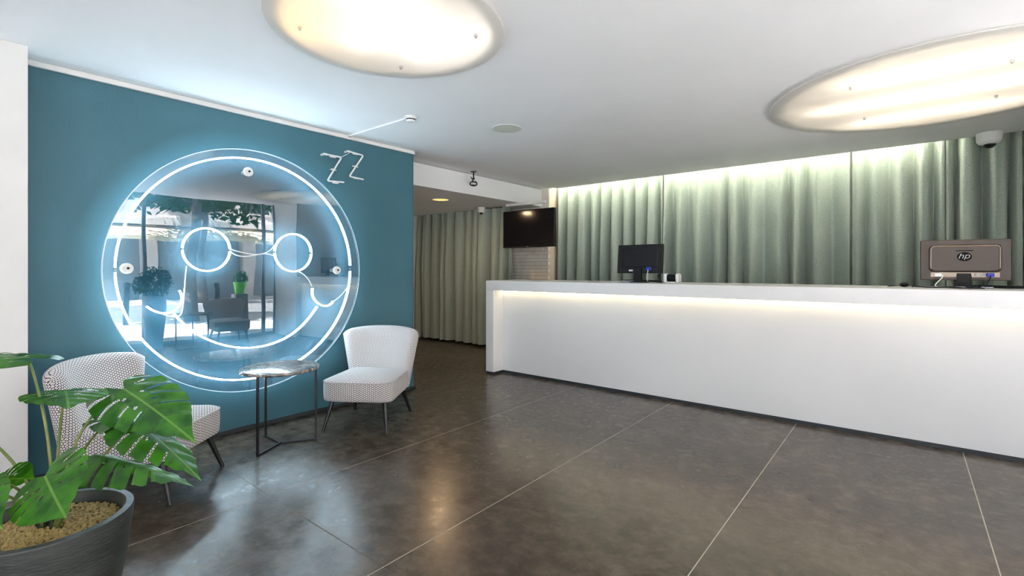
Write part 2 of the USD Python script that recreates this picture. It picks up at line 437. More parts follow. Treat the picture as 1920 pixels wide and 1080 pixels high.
# ------------------------------------------------------------------ walls
struct('wall_left', bx(XW - 0.45, XW, 0.35, YE, 0, CZ + 0.03), M_teal)
struct('wall_left', bx(XW - 0.45, -3.90, YB, 0.428, 0, CZ + 0.03), M_white)
struct('trim_1', bevbox(XW, XW + 0.022, 0.43, YE + 0.012, CZ - 0.036, CZ, 0.004), M_trim)
struct('trim_2', bx(XW, XW + 0.006, YE - 0.006, YE, 0.034, CZ - 0.036), M_teal)
struct('baseboard_left', bevbox(XW, XW + 0.012, 0.43, YE + 0.03, 0.0, 0.034, 0.002), M_skirt)
struct('wall_passage', bx(-7.3, -7.2, 3.3, 6.95, 0, CZ), M_white)
struct('wall_passage', bx(-7.2, XW - 0.45, 3.33, YE, 0, CZ), M_white)
struct('wall_back', bx(-7.3, 1.0, 6.95, 7.05, 0, 2.9), M_white)
struct('wall_behind', bx(-4.6, XF + 0.1, YB - 0.14, YB - 0.02, 2.62, 2.9), M_white)
struct('wall_behind', bx(-4.6, -1.1, YB - 0.14, YB - 0.02, 0, 2.62), M_white)
struct('wall_right', bx(0.86, 0.98, 4.62, 6.95, 0, 2.9), M_white)
struct('wall_right', bx(0.98, XF + 0.1, 4.62, 4.74, 0, 2.9), M_white)

# main ceiling with the two round lamp openings
L1, R1 = (-2.130, 1.606), 0.608
L2, R2 = (0.150, 4.570), 1.03
O1, O2 = 0.535, 0.93
cpoly = sbox(-4.30, YB, XF + 0.1, YCOVE).difference(Point(*L1).buffer(O1, 48)).difference(Point(*L2).buffer(O2, 48))
cm = trimesh.creation.extrude_polygon(cpoly, 0.05, engine='earcut')
cm.apply_translation((0, 0, CZ))
ceil = thing('ceiling', kind='structure')
put('ceiling_panel', cm, M_ceiling, ceil)
put('ceiling_panel', bx(-4.62, -4.30, YB, 6.42, CZ + 0.010, CZ + 0.06), M_ceiling, ceil)
put('ceiling_panel', bx(-7.3, XF + 0.2, YB - 0.1, 7.05, 2.90, 3.05), M_ceiling, ceil)
put('soffit', bx(-7.2, -4.56, YE, 6.40, SZ, SZ + 0.27), M_ceiling, ceil)
put('soffit', bx(-7.2, -5.5, 6.40, 6.95, SZ, SZ + 0.27), M_ceiling, ceil)
put('cove_upstand', bx(-4.43, 0.86, YCOVE - 0.02, YCOVE, CZ + 0.05, 2.90), M_ceiling, ceil)

# painted brick pier between the curtains
pier = thing('wall_pier', kind='structure')
put('mortar_core', bx(-5.50, -4.44, 6.415, 6.945, 0, 2.89), M_mortar, pier)
course, blen = 0.0565, 0.235
put('plaster_band', bx(-5.50, -4.432, 6.402, 6.44, 38 * course + 0.002, 2.89), M_brick, pier)
for r in range(38):
    z0 = r * course + 0.004
    x = -5.50 - (blen / 2 if r % 2 else 0.0)
    while x < -4.44:
        x0, x1 = max(x + 0.003, -5.50), min(x + blen - 0.003, -4.432)
        if x1 - x0 > 0.03 and x1 > -5.25:
            put('brick', bx(x0, x1, 6.400 + RNG.uniform(-0.002, 0.003), 6.43, z0, z0 + course - 0.006), M_brick, pier)
        x += blen

# ------------------------------------------------------------------ glass street front
for n, (a, b) in enumerate([(YB, -1.5), (-1.5, 0.5), (0.5, 2.45), (2.45, 4.40), (4.40, 4.62)], 1):
    w = thing(f'window_{n}', kind='structure')
    put('pane', bx(XF + 0.02, XF + 0.03, a + 0.025, b - 0.025, 0.05, CZ + 0.05), M_glass, w)
    put('frame', cat([bx(XF, XF + 0.05, a, a + 0.025, 0, 2.62), bx(XF, XF + 0.05, b - 0.025, b, 0, 2.62), bx(XF, XF + 0.05, a + 0.025, b - 0.025, 0, 0.05)]), M_frame_grey, w)

for n, (a, b) in enumerate([(-1.1, 0.3), (0.3, XF)], 6):
    w = thing(f'window_{n}', kind='structure')
    put('pane', bx(a + 0.025, b - 0.025, YB - 0.05, YB - 0.04, 0.05, CZ + 0.05), M_glass, w)
    put('frame', cat([bx(a, a + 0.025, YB - 0.07, YB - 0.02, 0, 2.62), bx(b - 0.025, b, YB - 0.07, YB - 0.02, 0, 2.62), bx(a + 0.025, b - 0.025, YB - 0.07, YB - 0.02, 0, 0.05)]), M_frame_grey, w)

# ------------------------------------------------------------------ ceiling lamps
def ceiling_lamp(c, R, RO, label, tubes, screws):
    t = thing('ceiling_lamp', label, 'ceiling light', (c[0], c[1], CZ))
    prof = [(RO - 0.003, 0.0), (RO - 0.003, 0.17), (0.0, 0.17), (0.0, 0.18), (RO - 0.0005, 0.18), (RO - 0.0005, 0.0), (RO - 0.003, 0.0)]
    put('housing', lathe(prof, 96), M_trim, t, smooth=30)
    for (x0, x1, y, mat) in tubes:
        put('fluorescent_tube', frustum((x0, y, 0.10), (x1, y, 0.10), 0.014, 0.014, 12), mat, t, smooth=30)
    pr = [(0, -0.024), (R - 0.006, -0.024), (R, -0.020), (R, -0.016), (R - 0.003, -0.014), (0, -0.014)]
    put('frosted_glass_disc', lathe(pr, 128), M_frosted, t, smooth=30)
    for (x, y) in screws:
        p = put('screw', cat([disc_z(x, y, -0.036, -0.024, 0.0095, 14), disc_z(x, y, -0.043, -0.036, 0.006, 12), disc_z(x, y, -0.014, 0.17, 0.004, 8)]), M_steel, t, smooth=30)
    return t


ceiling_lamp(L1, R1, O1, 'round frosted ceiling lamp with an orange glow on its left, above the neon smiley side',
             [(-0.30, 0.34, -0.03, M_tube_cool), (-0.16, 0.42, 0.28, M_tube_cool), (-0.40, 0.10, -0.30, M_tube_warm), (0.10, 0.40, -0.30, M_tube_cool)],
             [(-0.30, -0.34), (0.35, 0.29), (-0.29, 0.30), (0.33, -0.33)])
ceiling_lamp(L2, R2, O2, 'large round frosted ceiling lamp with three bright bands above the reception counter',
             [(-0.75, 0.75, 0.0, M_tube_white), (-0.52, 0.52, 0.56, M_tube_white), (-0.52, 0.52, -0.56, M_tube_white)],
             [(-0.45, -0.51), (-0.42, 0.38), (0.34, -0.43), (0.35, 0.34)])

# ------------------------------------------------------------------ cove strip above the curtains
strip = thing('cove_light', 'long warm white light strip hidden above the grey green curtains', 'light strip', (0, 0, 0))
put('light_strip', bx(-4.40, 0.22, YCOVE + 0.005, YCOVE + 0.025, 2.800, 2.810), M_cove, strip)
put('mounting_rail', bx(-4.42, 0.84, YCOVE, YCOVE + 0.03, 2.810, 2.820), M_trim, strip)


# ------------------------------------------------------------------ curtains
def curtain(name, x0, x1, y, ztop, zbot, label, folds, amp=0.055, seed=0, group=None, nz=16):
    rng = np.random.default_rng(seed)
    n = int((x1 - x0) * 150)
    u = np.linspace(0, 1, n)
    w = rng.uniform(0.7, 1.35, folds)
    edges = np.r_[0, np.cumsum(w)] / w.sum()
    ph = np.interp(u, edges, np.arange(folds + 1)) * 2 * PI
    A = np.interp(u, np.linspace(0, 1, folds), rng.uniform(0.65, 1.25, folds))
    sk = np.interp(u, np.linspace(0, 1, folds), rng.uniform(-0.5, 0.5, folds))
    V, F = [], []
    zs = np.linspace(0, 1, nz)
    wob = rng.uniform(0, 6, 4)
    for k, s in enumerate(zs):                     # s 0 at the top
        a = amp * (0.55 + 0.55 * min(1, s * 2.2)) * A
        shape = np.cos(ph + sk * np.sin(ph)) + 0.22 * np.cos(2 * ph + wob[0] + s)
        dx = 0.018 * np.sin(ph * 0.5 + wob[1] + s * 2.0) * s + 0.03 * np.sin(ph) * s
        sway = 0.012 * np.sin(ph * 0.31 + wob[2] + 3 * s)
        X = x0 + (x1 - x0) * u + dx * np.minimum(1, 8 * np.minimum(u, 1 - u))
        Y = y - a * shape + sway
        Z = ztop + (zbot - ztop) * s + 0 * u
        V.append(np.stack([X, Y, Z], 1))
    V = np.vstack(V)
    i, j = np.meshgrid(np.arange(nz - 1), np.arange(n - 1), indexing='ij')
    q = np.stack([i * n + j, (i + 1) * n + j, (i + 1) * n + j + 1, i * n + j + 1], -1).reshape(-1, 4)
    F = np.vstack([q[:, [0, 1, 2]], q[:, [0, 2, 3]]])
    t = thing(name, label, 'curtain', (0, 0, 0), group=group)
    put('cloth', trimesh.Trimesh(V, F, process=False), M_curtain, t, smooth=True)
    # hem: a doubled band at the bottom
    top = V[(nz - 2) * n:(nz - 1) * n] * 0.25 + V[(nz - 1) * n:] * 0.75
    bot = V[(nz - 1) * n:]
    off = np.array([0, -0.003, 0])
    hv = np.vstack([top + off, bot + off])
    q = np.stack([np.arange(n - 1), n + np.arange(n - 1), n + np.arange(1, n), np.arange(1, n)], -1)
    put('hem', trimesh.Trimesh(hv, np.vstack([q[:, [0, 1, 2]], q[:, [0, 2, 3]]]), process=False), M_curtain, t, smooth=True)
    return t


curtain('curtain', -4.50, -2.635, 6.64, 2.86, 0.03, 'pale grey green curtain panel beside the television, behind the small black monitor', 10, amp=0.09, seed=3)
curtain('curtain', -2.615, -0.490, 6.64, 2.86, 0.03, 'pale grey green curtain panel between the two monitors on the counter', 9, amp=0.09, seed=11)
curtain('curtain', -0.470, 0.300, 6.64, 2.86, 0.03, 'pale grey green curtain panel just left of the bronze monitor', 4, amp=0.085, seed=5)
curtain('curtain', 0.310, 0.845, 6.62, 2.86, 0.03, 'grey green curtain panel behind the bronze monitor at the right edge', 3, amp=0.085, seed=8)
curtain('curtain', -7.14, -4.90, 6.06, SZ, 0.04, 'dark grey green curtain in the passage left of the television', 11, amp=0.10, seed=21)

# ------------------------------------------------------------------ reception counter
ct = thing('reception_counter', 'long white reception counter with a lit recess under its top slab', 'reception counter', (0, 0, 0))
YC, YP, ZT = 4.514, 4.70, 1.155
put('top_slab', bevbox(-4.069, 0.855, YC, 5.30, 1.036, ZT, 0.003), M_counter, ct)
put('end_leg', bevbox(-4.069, -3.945, YC, 5.30, 0.03, 1.036, 0.003), M_counter, ct)
put('front_panel', bx(-3.945, 0.855, YP, YP + 0.03, 0.03, 1.036), M_counter, ct)
put('plinth', cat([bx(-3.945, 0.855, YP - 0.004, YP + 0.03, 0.0, 0.03), bx(-4.060, -3.945, YC + 0.006, 5.29, 0.0, 0.03)]), M_skirt, ct)
put('work_surface', bx(-3.945, 0.855, YP + 0.03, 5.30, 0.70, 0.73), M_counter, ct)
edges = [-3.935, -3.365, -3.325, -2.372, -2.332, -1.35, -1.347, -0.35, -0.347, 0.85]
for a, b in zip(edges[::2], edges[1::2]):
    put('light_strip', bx(a, b, YP - 0.055, YP - 0.035, 1.028, 1.036), M_counter_led, ct)

# ------------------------------------------------------------------ neon smiley sign
sg = thing('neon_sign', 'lit white neon smiley face with raised cheeks on a round clear disc', 'neon sign', (0, 0, 0))
DY, DZ, DR = 1.747, 1.288, 0.958
XD = -4.060                                   # front face of the disc
def disc_face(x, r, seg=96):
    a = np.arange(seg) * 2 * PI / seg
    v = np.vstack([[x, DY, DZ], np.stack([0 * a + x, DY + r * np.cos(a), DZ + r * np.sin(a)], 1)])
    f = [[0, 1 + k, 1 + (k + 1) % seg] for k in range(seg)]
    return v, np.array(f)
dv, df = disc_face(XD, DR)
put('acrylic_disc', disc_x(XD - 0.0012, XD, DY, DZ, DR, 128), M_acrylic, sg)
put('disc_core', disc_x(XD - 0.020, XD - 0.0014, DY, DZ, DR - 0.0005, 128), M_clear, sg)
a = np.linspace(0, 2 * PI, 160, endpoint=False)
for x in (XD, XD - 0.020):
    put('disc_rim', tube(np.stack([0 * a + x, DY + DR * np.cos(a), DZ + DR * np.sin(a)], 1), 0.0026, 6, closed=True), M_acrylic_edge, sg, smooth=True, label='bright polished rim of the clear disc')
XN = XD + 0.0085
def arc(cy, cz, r, a0, a1, n=90):
    t = np.linspace(math.radians(a0), math.radians(a1), n)
    return np.stack([0 * t + XN, cy + r * np.cos(t), cz + r * np.sin(t)], 1)
NR = 0.0058
put('face_outline_tube', tube(arc(1.730, 1.300, 0.874, 181.5, 358.5, 120), NR), M_neon, sg, smooth=True)
put('face_outline_tube', tube(arc(1.730, 1.300, 0.874, 2.0, 179.5, 120), NR), M_neon, sg, smooth=True)
for cy, cz in ((1.399, 1.443), (2.060, 1.437)):
    put('eye_tube', tube(arc(cy, cz, 0.159, 182, 358, 60), NR), M_neon, sg, smooth=True)
    put('eye_tube', tube(arc(cy, cz, 0.159, 2, 178, 60), NR), M_neon, sg, smooth=True)
S = lambda pts: spline([(XN, y, z) for y, z in pts], 60)
put('mouth_tube', tube(S([(1.188, 0.982), (1.28, 0.868), (1.409, 0.769), (1.546, 0.706), (1.709, 0.673), (1.884, 0.685), (2.05, 0.749), (2.182, 0.854), (2.273, 0.966)]), NR), M_neon, sg, smooth=True)
put('cheek_tube', tube(S([(1.028, 1.041), (1.085, 1.0), (1.143, 0.987), (1.203, 1.013), (1.237, 1.082), (1.221, 1.144)]), NR), M_neon, sg, smooth=True)
put('cheek_tube', tube(S([(2.232, 1.127), (2.236, 1.055), (2.285, 0.992), (2.356, 0.966), (2.429, 1.006)]), NR), M_neon, sg, smooth=True)
for cy, cz in ((1.69, 2.068), (0.917, 1.302), (2.463, 1.287)):
    put('standoff_cap', cat([disc_x(XD, XD + 0.014, cy, cz, 0.036, 32), disc_x(XD + 0.014, XD + 0.019, cy, cz, 0.029, 32), disc_x(XW, XD - 0.02, cy, cz, 0.016, 20)]), M_white_plastic, sg, smooth=30)
    put('standoff_screw', disc_x(XD + 0.019, XD + 0.026, cy + 0.004, cz + 0.002, 0.008, 12), M_black_metal, sg)
XC = XD + 0.006
Cc = lambda pts: spline([(XC, y, z) for y, z in pts], 40)
for pts in ([(1.563, 1.45), (1.69, 1.419), (1.844, 1.439), (1.894, 1.497)], [(1.265, 1.322), (1.254, 1.17), (1.241, 1.01), (1.226, 0.967), (1.188, 0.958), (1.114, 0.993)],
            [(2.09, 1.28), (2.16, 1.24), (2.22, 1.15)], [(2.43, 1.005), (2.52, 1.07), (2.585, 1.15)], [(1.565, 1.43), (1.69, 1.40), (1.85, 1.42), (1.90, 1.40)]):
    put('cable', tube(Cc(pts), 0.0045, 8), M_cable_white, sg, smooth=True, label='thin white cable between the neon tubes')
for (cy, cz) in ((1.24, 1.443), (1.558, 1.443), (1.902, 1.437), (2.219, 1.437), (0.857, 1.30), (2.603, 1.30)):
    put('tube_clip', bevbox(XD, XN + 0.004, cy - 0.007, cy + 0.007, cz - 0.010, cz + 0.010, 0.002), M_frame_grey, sg)

zz = thing('unlit_neon_letters', 'two small unlit white neon tube letters ZZ at the upper right of the smiley', 'neon sign', (0, 0, 0))
XZ = -4.112
for pts in ([(2.370, 2.342), (2.548, 2.342), (2.403, 2.102), (2.572, 2.113)], [(2.61, 2.412), (2.783, 2.403), (2.629, 2.176), (2.784, 2.169)]):
    p = round_path([(XZ, y, z) for y, z in pts], 0.022)
    put('letter_tube', tube(p, 0.0085, 10), M_tube_dead, zz, smooth=True)
    for (y, z) in (((pts[0][0] * 0.5 + pts[1][0] * 0.5), pts[0][1] - 0.004), ((pts[1][0] + pts[2][0]) / 2 - 0.01, (pts[1][1] + pts[2][1]) / 2), ((pts[2][0] + pts[3][0]) / 2, pts[2][1])):
        put('mount_clip', cat([disc_x(XW, XZ - 0.006, y, z, 0.006, 10), bevbox(XZ - 0.012, XZ + 0.004, y - 0.03, y + 0.03, z - 0.013, z - 0.003, 0.002)]), M_white_plastic, zz)
    put('end_sleeve', tube([(XW, pts[0][0] - 0.004, pts[0][1] - 0.004), (XZ, pts[0][0], pts[0][1]), (XZ, pts[0][0] + 0.03, pts[0][1])], 0.0105, 10), M_white_plastic, zz)
put('link_cable', tube(spline([(XZ, 2.545, 2.345), (XZ - 0.01, 2.59, 2.372), (XZ, 2.64, 2.405)], 16), 0.003, 6), M_cable_white, zz, smooth=True)


# ------------------------------------------------------------------ cocktail chairs
def cocktail_chair(label, loc, rotz, group=None):
    t = thing('cocktail_chair', label, 'armchair', loc, rotz, group)

    # seat: rounded trapezoid plan, crowned top; local +y is the front
    def outline(inset, n=96):
        poly = Polygon([(-0.300, 0.31), (0.300, 0.31), (0.270, -0.27), (-0.270, -0.27)]).buffer(-0.10 - inset * 0.0, join_style=2).buffer(0.10, 24)
        poly = poly.buffer(-inset)
        ring = LineString(poly.exterior.coords)
        c = poly.centroid
        # start at the front middle so rings correspond
        L = ring.length
        s0 = ring.project(Point(0, 1))
        return np.array([ring.interpolate((s0 + L * k / n) % L).coords[0] for k in range(n)]), L
    n = 96
    V, UV, F = [], [], []
    rows = [(0.035, 0.232), (0.012, 0.238), (0.003, 0.252), (0.0, 0.30), (0.0, 0.36), (0.003, 0.388)]
    for inset, z in rows:
        o, L = outline(inset, n)
        for k in range(n + 1):
            V.append((*o[k % n], z))
            UV.append((k / n * 1.95, z))
    for r in range(len(rows) - 1):
        for k in range(n):
            a_, b_ = r * (n + 1) + k, r * (n + 1) + k + 1
            c_, d_ = b_ + n + 1, a_ + n + 1
            F += [[a_, c_, b_], [a_, d_, c_]]
    base = len(V)
    tops = [(0.003, 0.388), (0.010, 0.396), (0.03, 0.407), (0.07, 0.418), (0.13, 0.426), (0.19, 0.430)]
    for inset, z in tops:
        o, L = outline(inset, n)
        for k in range(n):
            V.append((*o[k], z))
            UV.append(tuple(o[k]))
    V.append((0, 0.02, 0.431)); UV.append((0, 0.02))
    for r in range(len(tops) - 1):
        for k in range(n):
            a_, b_ = base + r * n + k, base + r * n + (k + 1) % n
            F += [[a_, b_ + n, b_], [a_, a_ + n, b_ + n]]
    for k in range(n):
        F.append([base + (len(tops) - 1) * n + k, len(V) - 1, base + (len(tops) - 1) * n + (k + 1) % n])
    b0 = len(V)                                   # underside
    o, L = outline(0.035, n)
    for k in range(n):
        V.append((*o[k], 0.232)); UV.append(tuple(o[k]))
    V.append((0, 0.02, 0.232)); UV.append((0, 0))
    for k in range(n):
        F.append([b0 + k, b0 + (k + 1) % n, len(V) - 1])
    m = trimesh.Trimesh(np.array(V), np.array(F), process=False)
    if m.volume < 0:
        m.invert()
    seat = put('seat', m, M_weave, t, smooth=True, uv=np.array(UV))
    o, L = outline(0.002, 96)
    put('piping', tube(np.column_stack([o, np.full(len(o), 0.391)]), 0.0045, 6, closed=True), M_piping, seat, smooth=True)

    # backrest: a curved, flaring, padded shell
    nu, nv = 65, 49
    uu = np.sin(np.linspace(-PI / 2, PI / 2, nu))
    vv = (1 - np.cos(np.linspace(0, PI, nv))) / 2
    V, UV, F = [], [], []
    def side(sign):
        b = len(V)
        for v in vv:
            for u in uu:
                w = 0.268 + 0.080 * v ** 1.2
                x = w * u
                zt = 0.775 - 0.034 * abs(u) ** 2.5 - 0.030 * max(0, abs(u) - 0.80) / 0.2 * (max(0, abs(u) - 0.8) / 0.2)
                z = 0.24 + (zt - 0.24) * v
                y = -0.265 - 0.105 * v ** 1.15 + (0.035 + 0.085 * v) * abs(u) ** 2.4
                e = max(abs(u), 0) ** 10
                g = abs(2 * v - 1) ** 12
                th = 0.118 * math.sqrt(max(0.0, 1 - u ** 16)) * math.sqrt(max(0.0, 1 - (2 * v - 1) ** 14)) * (1 - 0.12 * v)
                sl = (0.035 + 0.085 * v) * 2.4 * abs(u) ** 1.4 * (1 if u > 0 else -1) / w
                nn = np.array([-sl, 1.0]) / math.hypot(sl, 1)
                V.append((x + sign * nn[0] * th / 2, y + sign * nn[1] * th / 2, z))
        g = np.array(V[b:]).reshape(nv, nu, 3)          # cloth coordinates measured along the surface
        du = np.zeros((nv, nu)); du[:, 1:] = np.cumsum(np.linalg.norm(np.diff(g, axis=1), axis=2), axis=1)
        dv = np.zeros((nv, nu)); dv[1:] = np.cumsum(np.linalg.norm(np.diff(g, axis=0), axis=2), axis=0)
        du -= du[:, nu // 2:nu // 2 + 1]
        UV.extend(np.column_stack([du.ravel() + (0 if sign > 0 else 3.0), dv.ravel()]).tolist())
        for i_ in range(nv - 1):
            for j_ in range(nu - 1):
                a_, b_ = b + i_ * nu + j_, b + i_ * nu + j_ + 1
                c_, d_ = b_ + nu, a_ + nu
                if sign > 0:
                    F.extend([[a_, c_, b_], [a_, d_, c_]])
                else:
                    F.extend([[a_, b_, c_], [a_, c_, d_]])
    side(1); side(-1)
    m = trimesh.Trimesh(np.array(V), np.array(F), process=False)
    if m.volume < 0:
        m.invert()
    put('backrest', m, M_weave, t, smooth=True, uv=np.array(UV))
    for sx, sy in ((-1, 1), (1, 1), (-1, -1), (1, -1)):
        top, foot = (sx * 0.215, 0.225 if sy > 0 else -0.20, 0.245), (sx * 0.262, 0.305 if sy > 0 else -0.315, 0.0)
        put('leg', frustum(foot, top, 0.0115, 0.020, 14), M_black_wood, t, smooth=30)
    return t


chair = cocktail_chair('ring-weave cocktail chair without arms right of the marble side table', (-3.575, 2.480, 0), math.atan2(-0.507, 0.335) - PI / 2)
dup(chair, 'ring-weave cocktail chair half hidden behind the monstera plant', (-3.550, 0.900, 0), math.atan2(0.66, 0.75) - PI / 2)
dup(chair, 'cocktail chair seen only as a reflection in the clear disc, before the street window', (1.17, 3.55, 0), PI / 2 + 0.12)


# ------------------------------------------------------------------ side tables
def side_table(label, loc, rotz):
    t = thing('side_table', label, 'side table', loc, rotz)
    pr = [(0, 0.550), (0.262, 0.550), (0.270, 0.555), (0.272, 0.562), (0.270, 0.570), (0.264, 0.574), (0, 0.574)]
    put('marble_top', lathe(pr, 72), M_marble, t, smooth=30)
    for k in range(3):
        a_ = math.radians(120 * k)
        c_, s_ = math.cos(a_), math.sin(a_)
        R_ = trimesh.transformations.rotation_matrix(a_, [0, 0, 1])
        lg = bevbox(0.238, 0.253, -0.0075, 0.0075, 0.0, 0.541, 0.0015); lg.apply_transform(R_)
        put('leg', lg, M_black_metal, t)
        ft = bevbox(0.004, 0.238, -0.0075, 0.0075, 0.0, 0.013, 0.0015); ft.apply_transform(R_)
        put('foot_bar', ft, M_black_metal, t)
        tp = bevbox(0.004, 0.253, -0.0075, 0.0075, 0.541, 0.550, 0.0015); tp.apply_transform(R_)
        put('top_bar', tp, M_black_metal, t)
    return t


table = side_table('round brown marble side table on three thin black legs before the smiley', (-3.615, 1.735, 0), math.radians(-61))
dup(table, 'side table seen only as a reflection, beside the reflected chair', (0.98, 2.92, 0), math.radians(20))


# ------------------------------------------------------------------ potted monstera
pp = thing('potted_monstera', 'green split-leaf monstera in a slate grey round pot with ochre gravel', 'potted plant', (-2.361, 0.312, 0))
PR = 0.243
ZR = 0.42
prof = [(0, 0.0), (0.165, 0.0), (0.172, 0.006), (0.200, 0.12), (0.222, 0.26), (0.236, 0.37), (PR - 0.002, ZR - 0.006), (PR - 0.005, ZR), (PR - 0.027, ZR + 0.001), (PR - 0.033, ZR - 0.006),
        (0.200, 0.375), (0.195, 0.33), (0, 0.33)]
put('pot', lathe(prof, 96), M_pot, pp, smooth=40)
put('soil', disc_z(0, 0, 0.33, 0.368, 0.194, 48), M_soil, pp)
ico = trimesh.creation.icosphere(subdivisions=0)
GV, GF = [], []
for k in range(2300):
    r_, a_ = 0.196 * math.sqrt(RNG.uniform(0, 1)), RNG.uniform(0, 2 * PI)
    s_ = RNG.uniform(0.0052, 0.0085)
    v = ico.vertices * s_ * RNG.uniform(0.7, 1.25, 3)
    v = v @ trimesh.transformations.random_rotation_matrix(RNG.uniform(0, 1, 3))[:3, :3].T
    zz_ = 0.371 + 0.016 * (1 - (r_ / 0.2) ** 2) + RNG.uniform(0, 0.009)
    GF.append(ico.faces + 12 * k)
    GV.append(v + [r_ * math.cos(a_), r_ * math.sin(a_), zz_])
put('gravel', trimesh.Trimesh(np.vstack(GV), np.vstack(GF), process=False), M_gravel, pp, kind='stuff', label='ochre gravel filling the top of the pot')


def leaf_outline(rng, slits=5):
    """Monstera outline, along +y from the heart notch at the origin to the tip at y=1, |x| up to about 0.5."""
    t = np.linspace(0, PI, 60)
    half = [(0.0, 0.0), (0.03, -0.05), (0.09, -0.14), (0.18, -0.20), (0.28, -0.20), (0.38, -0.13), (0.45, 0.0), (0.48, 0.15), (0.47, 0.32), (0.42, 0.50), (0.32, 0.66), (0.19, 0.81), (0.07, 0.94), (0.0, 1.06)]
    hp = spline([(x, y, 0) for x, y in half], 80)[:, :2]
    hp[:, 0] = np.maximum(hp[:, 0], 0)
    poly = Polygon(np.vstack([hp, hp[::-1] * [-1, 1]])).buffer(0)
    for s in (-1, 1):
        for k in range(slits):
            y0 = -0.02 + 0.155 * k + rng.uniform(-0.02, 0.02)
            inner = 0.17 + rng.uniform(-0.03, 0.05) - 0.02 * k
            ang = 0.10 + 0.11 * k
            d = np.array([math.cos(ang), math.sin(ang)])
            p0 = np.array([inner, y0 + 0.10 * inner])
            p1 = p0 + d * 0.6
            w0, w1 = 0.008, 0.036
            nrm = np.array([-d[1], d[0]])
            tri = Polygon([(p0 + nrm * w0), (p1 + nrm * w1), (p1 - nrm * w1), (p0 - nrm * w0)]).union(Point(*p0).buffer(0.012))
            poly = poly.difference(affinity.scale(tri, s, 1, origin=(0, 0)))
        for k in range(2):
            y0 = 0.16 + 0.2 * k + rng.uniform(-0.02, 0.02)
            hole = affinity.rotate(affinity.scale(Point(0.12, y0).buffer(0.022, 6), 1.7, 0.6), 25)
            poly = poly.difference(affinity.scale(hole, s, 1, origin=(0, 0)))
    if poly.geom_type != 'Polygon':
        poly = max(poly.geoms, key=lambda g: g.area)
    return poly


def leaf_mesh(poly, L, W, fold, droop, curl, rng):
    """Cuts the outline into cells so that the blade can bend; returns vertices, faces, st."""
    V, F, ST = [], [], []
    xsn = np.linspace(-0.56, 0.56, 15)
    ysn = np.linspace(-0.25, 1.08, 16)
    for i_ in range(14):
        for j_ in range(15):
            g = poly.intersection(sbox(xsn[i_], ysn[j_], xsn[i_ + 1], ysn[j_ + 1]))
            for q in getattr(g, 'geoms', [g]):
                if q.geom_type != 'Polygon' or q.area < 1e-6:
                    continue
                v, f = trimesh.creation.triangulate_polygon(q, engine='earcut')
                F.append(f + len(V)); V.extend(v.tolist())
    V = np.array(V); F = np.vstack(F)
    key = np.round(V, 5)
    uq, inv = np.unique(key, axis=0, return_inverse=True)
    V, F = uq, inv.reshape(-1)[F]
    F = F[(F[:, 0] != F[:, 1]) & (F[:, 1] != F[:, 2]) & (F[:, 0] != F[:, 2])]
    x, y = V[:, 0], V[:, 1]
    ax = np.abs(x)
    z = fold * ax - curl * ax ** 2 - droop * np.maximum(y, 0) ** 2 - 0.25 * np.maximum(-y, 0) * 0.6
    z = z + 0.012 * np.cos((y - 0.55 * ax) * 30) * np.minimum(1, ax * 5) + 0.02 * np.sin(x * 7 + rng.uniform(0, 6)) * ax
    P = np.stack([x * W, y * L, z * L], 1)
    cr = np.cross(V[F[:, 1]] - V[F[:, 0]], V[F[:, 2]] - V[F[:, 0]])
    cr = cr if np.ndim(cr) == 1 else cr[:, -1]
    F[cr < 0] = F[cr < 0][:, ::-1]
    return P, F, V


def leaf(J_, T_, N_, W, petiole, seed, fold=0.18, droop=0.16, curl=0.35, slits=5, rad=0.006):
    """J_ where the stem meets the blade, T_ the tip (world); N_ the way its upper side faces; petiole: stem points from the soil up to J_."""
    rng = np.random.default_rng(seed)
    O = np.array([-2.361, 0.312, 0])
    J_, T_ = np.array(J_) - O, np.array(T_) - O
    yv = T_ - J_; L = np.linalg.norm(yv); yv /= L
    nv_ = np.array(N_, float); nv_ -= yv * nv_.dot(yv); nv_ /= np.linalg.norm(nv_)
    xv = np.cross(yv, nv_)
    P, F, ST = leaf_mesh(leaf_outline(rng, slits), L, W, fold, droop, curl, rng)
    P[:, 2] += droop * 0.0
    Wd = J_ + P[:, :1] * xv + P[:, 1:2] * yv + P[:, 2:] * nv_
    lf = put('leaf', trimesh.Trimesh(Wd, F, process=False), M_leaf, pp, smooth=True, uv=ST)
    pts = [np.array(q) - O for q in petiole] + [J_ - nv_ * 0.004]
    path = spline(pts, 24) if len(pts) > 2 else np.array(pts)
    put('stem', tube(path, np.linspace(rad, rad * 0.62, len(path)), 8), M_stem, lf, smooth=True)


def cam_dir(r, u, b):
    """A direction given as right, up and towards the room's front, in the room's axes."""
    return (r * CY + b * SY, r * SY - b * CY, u)


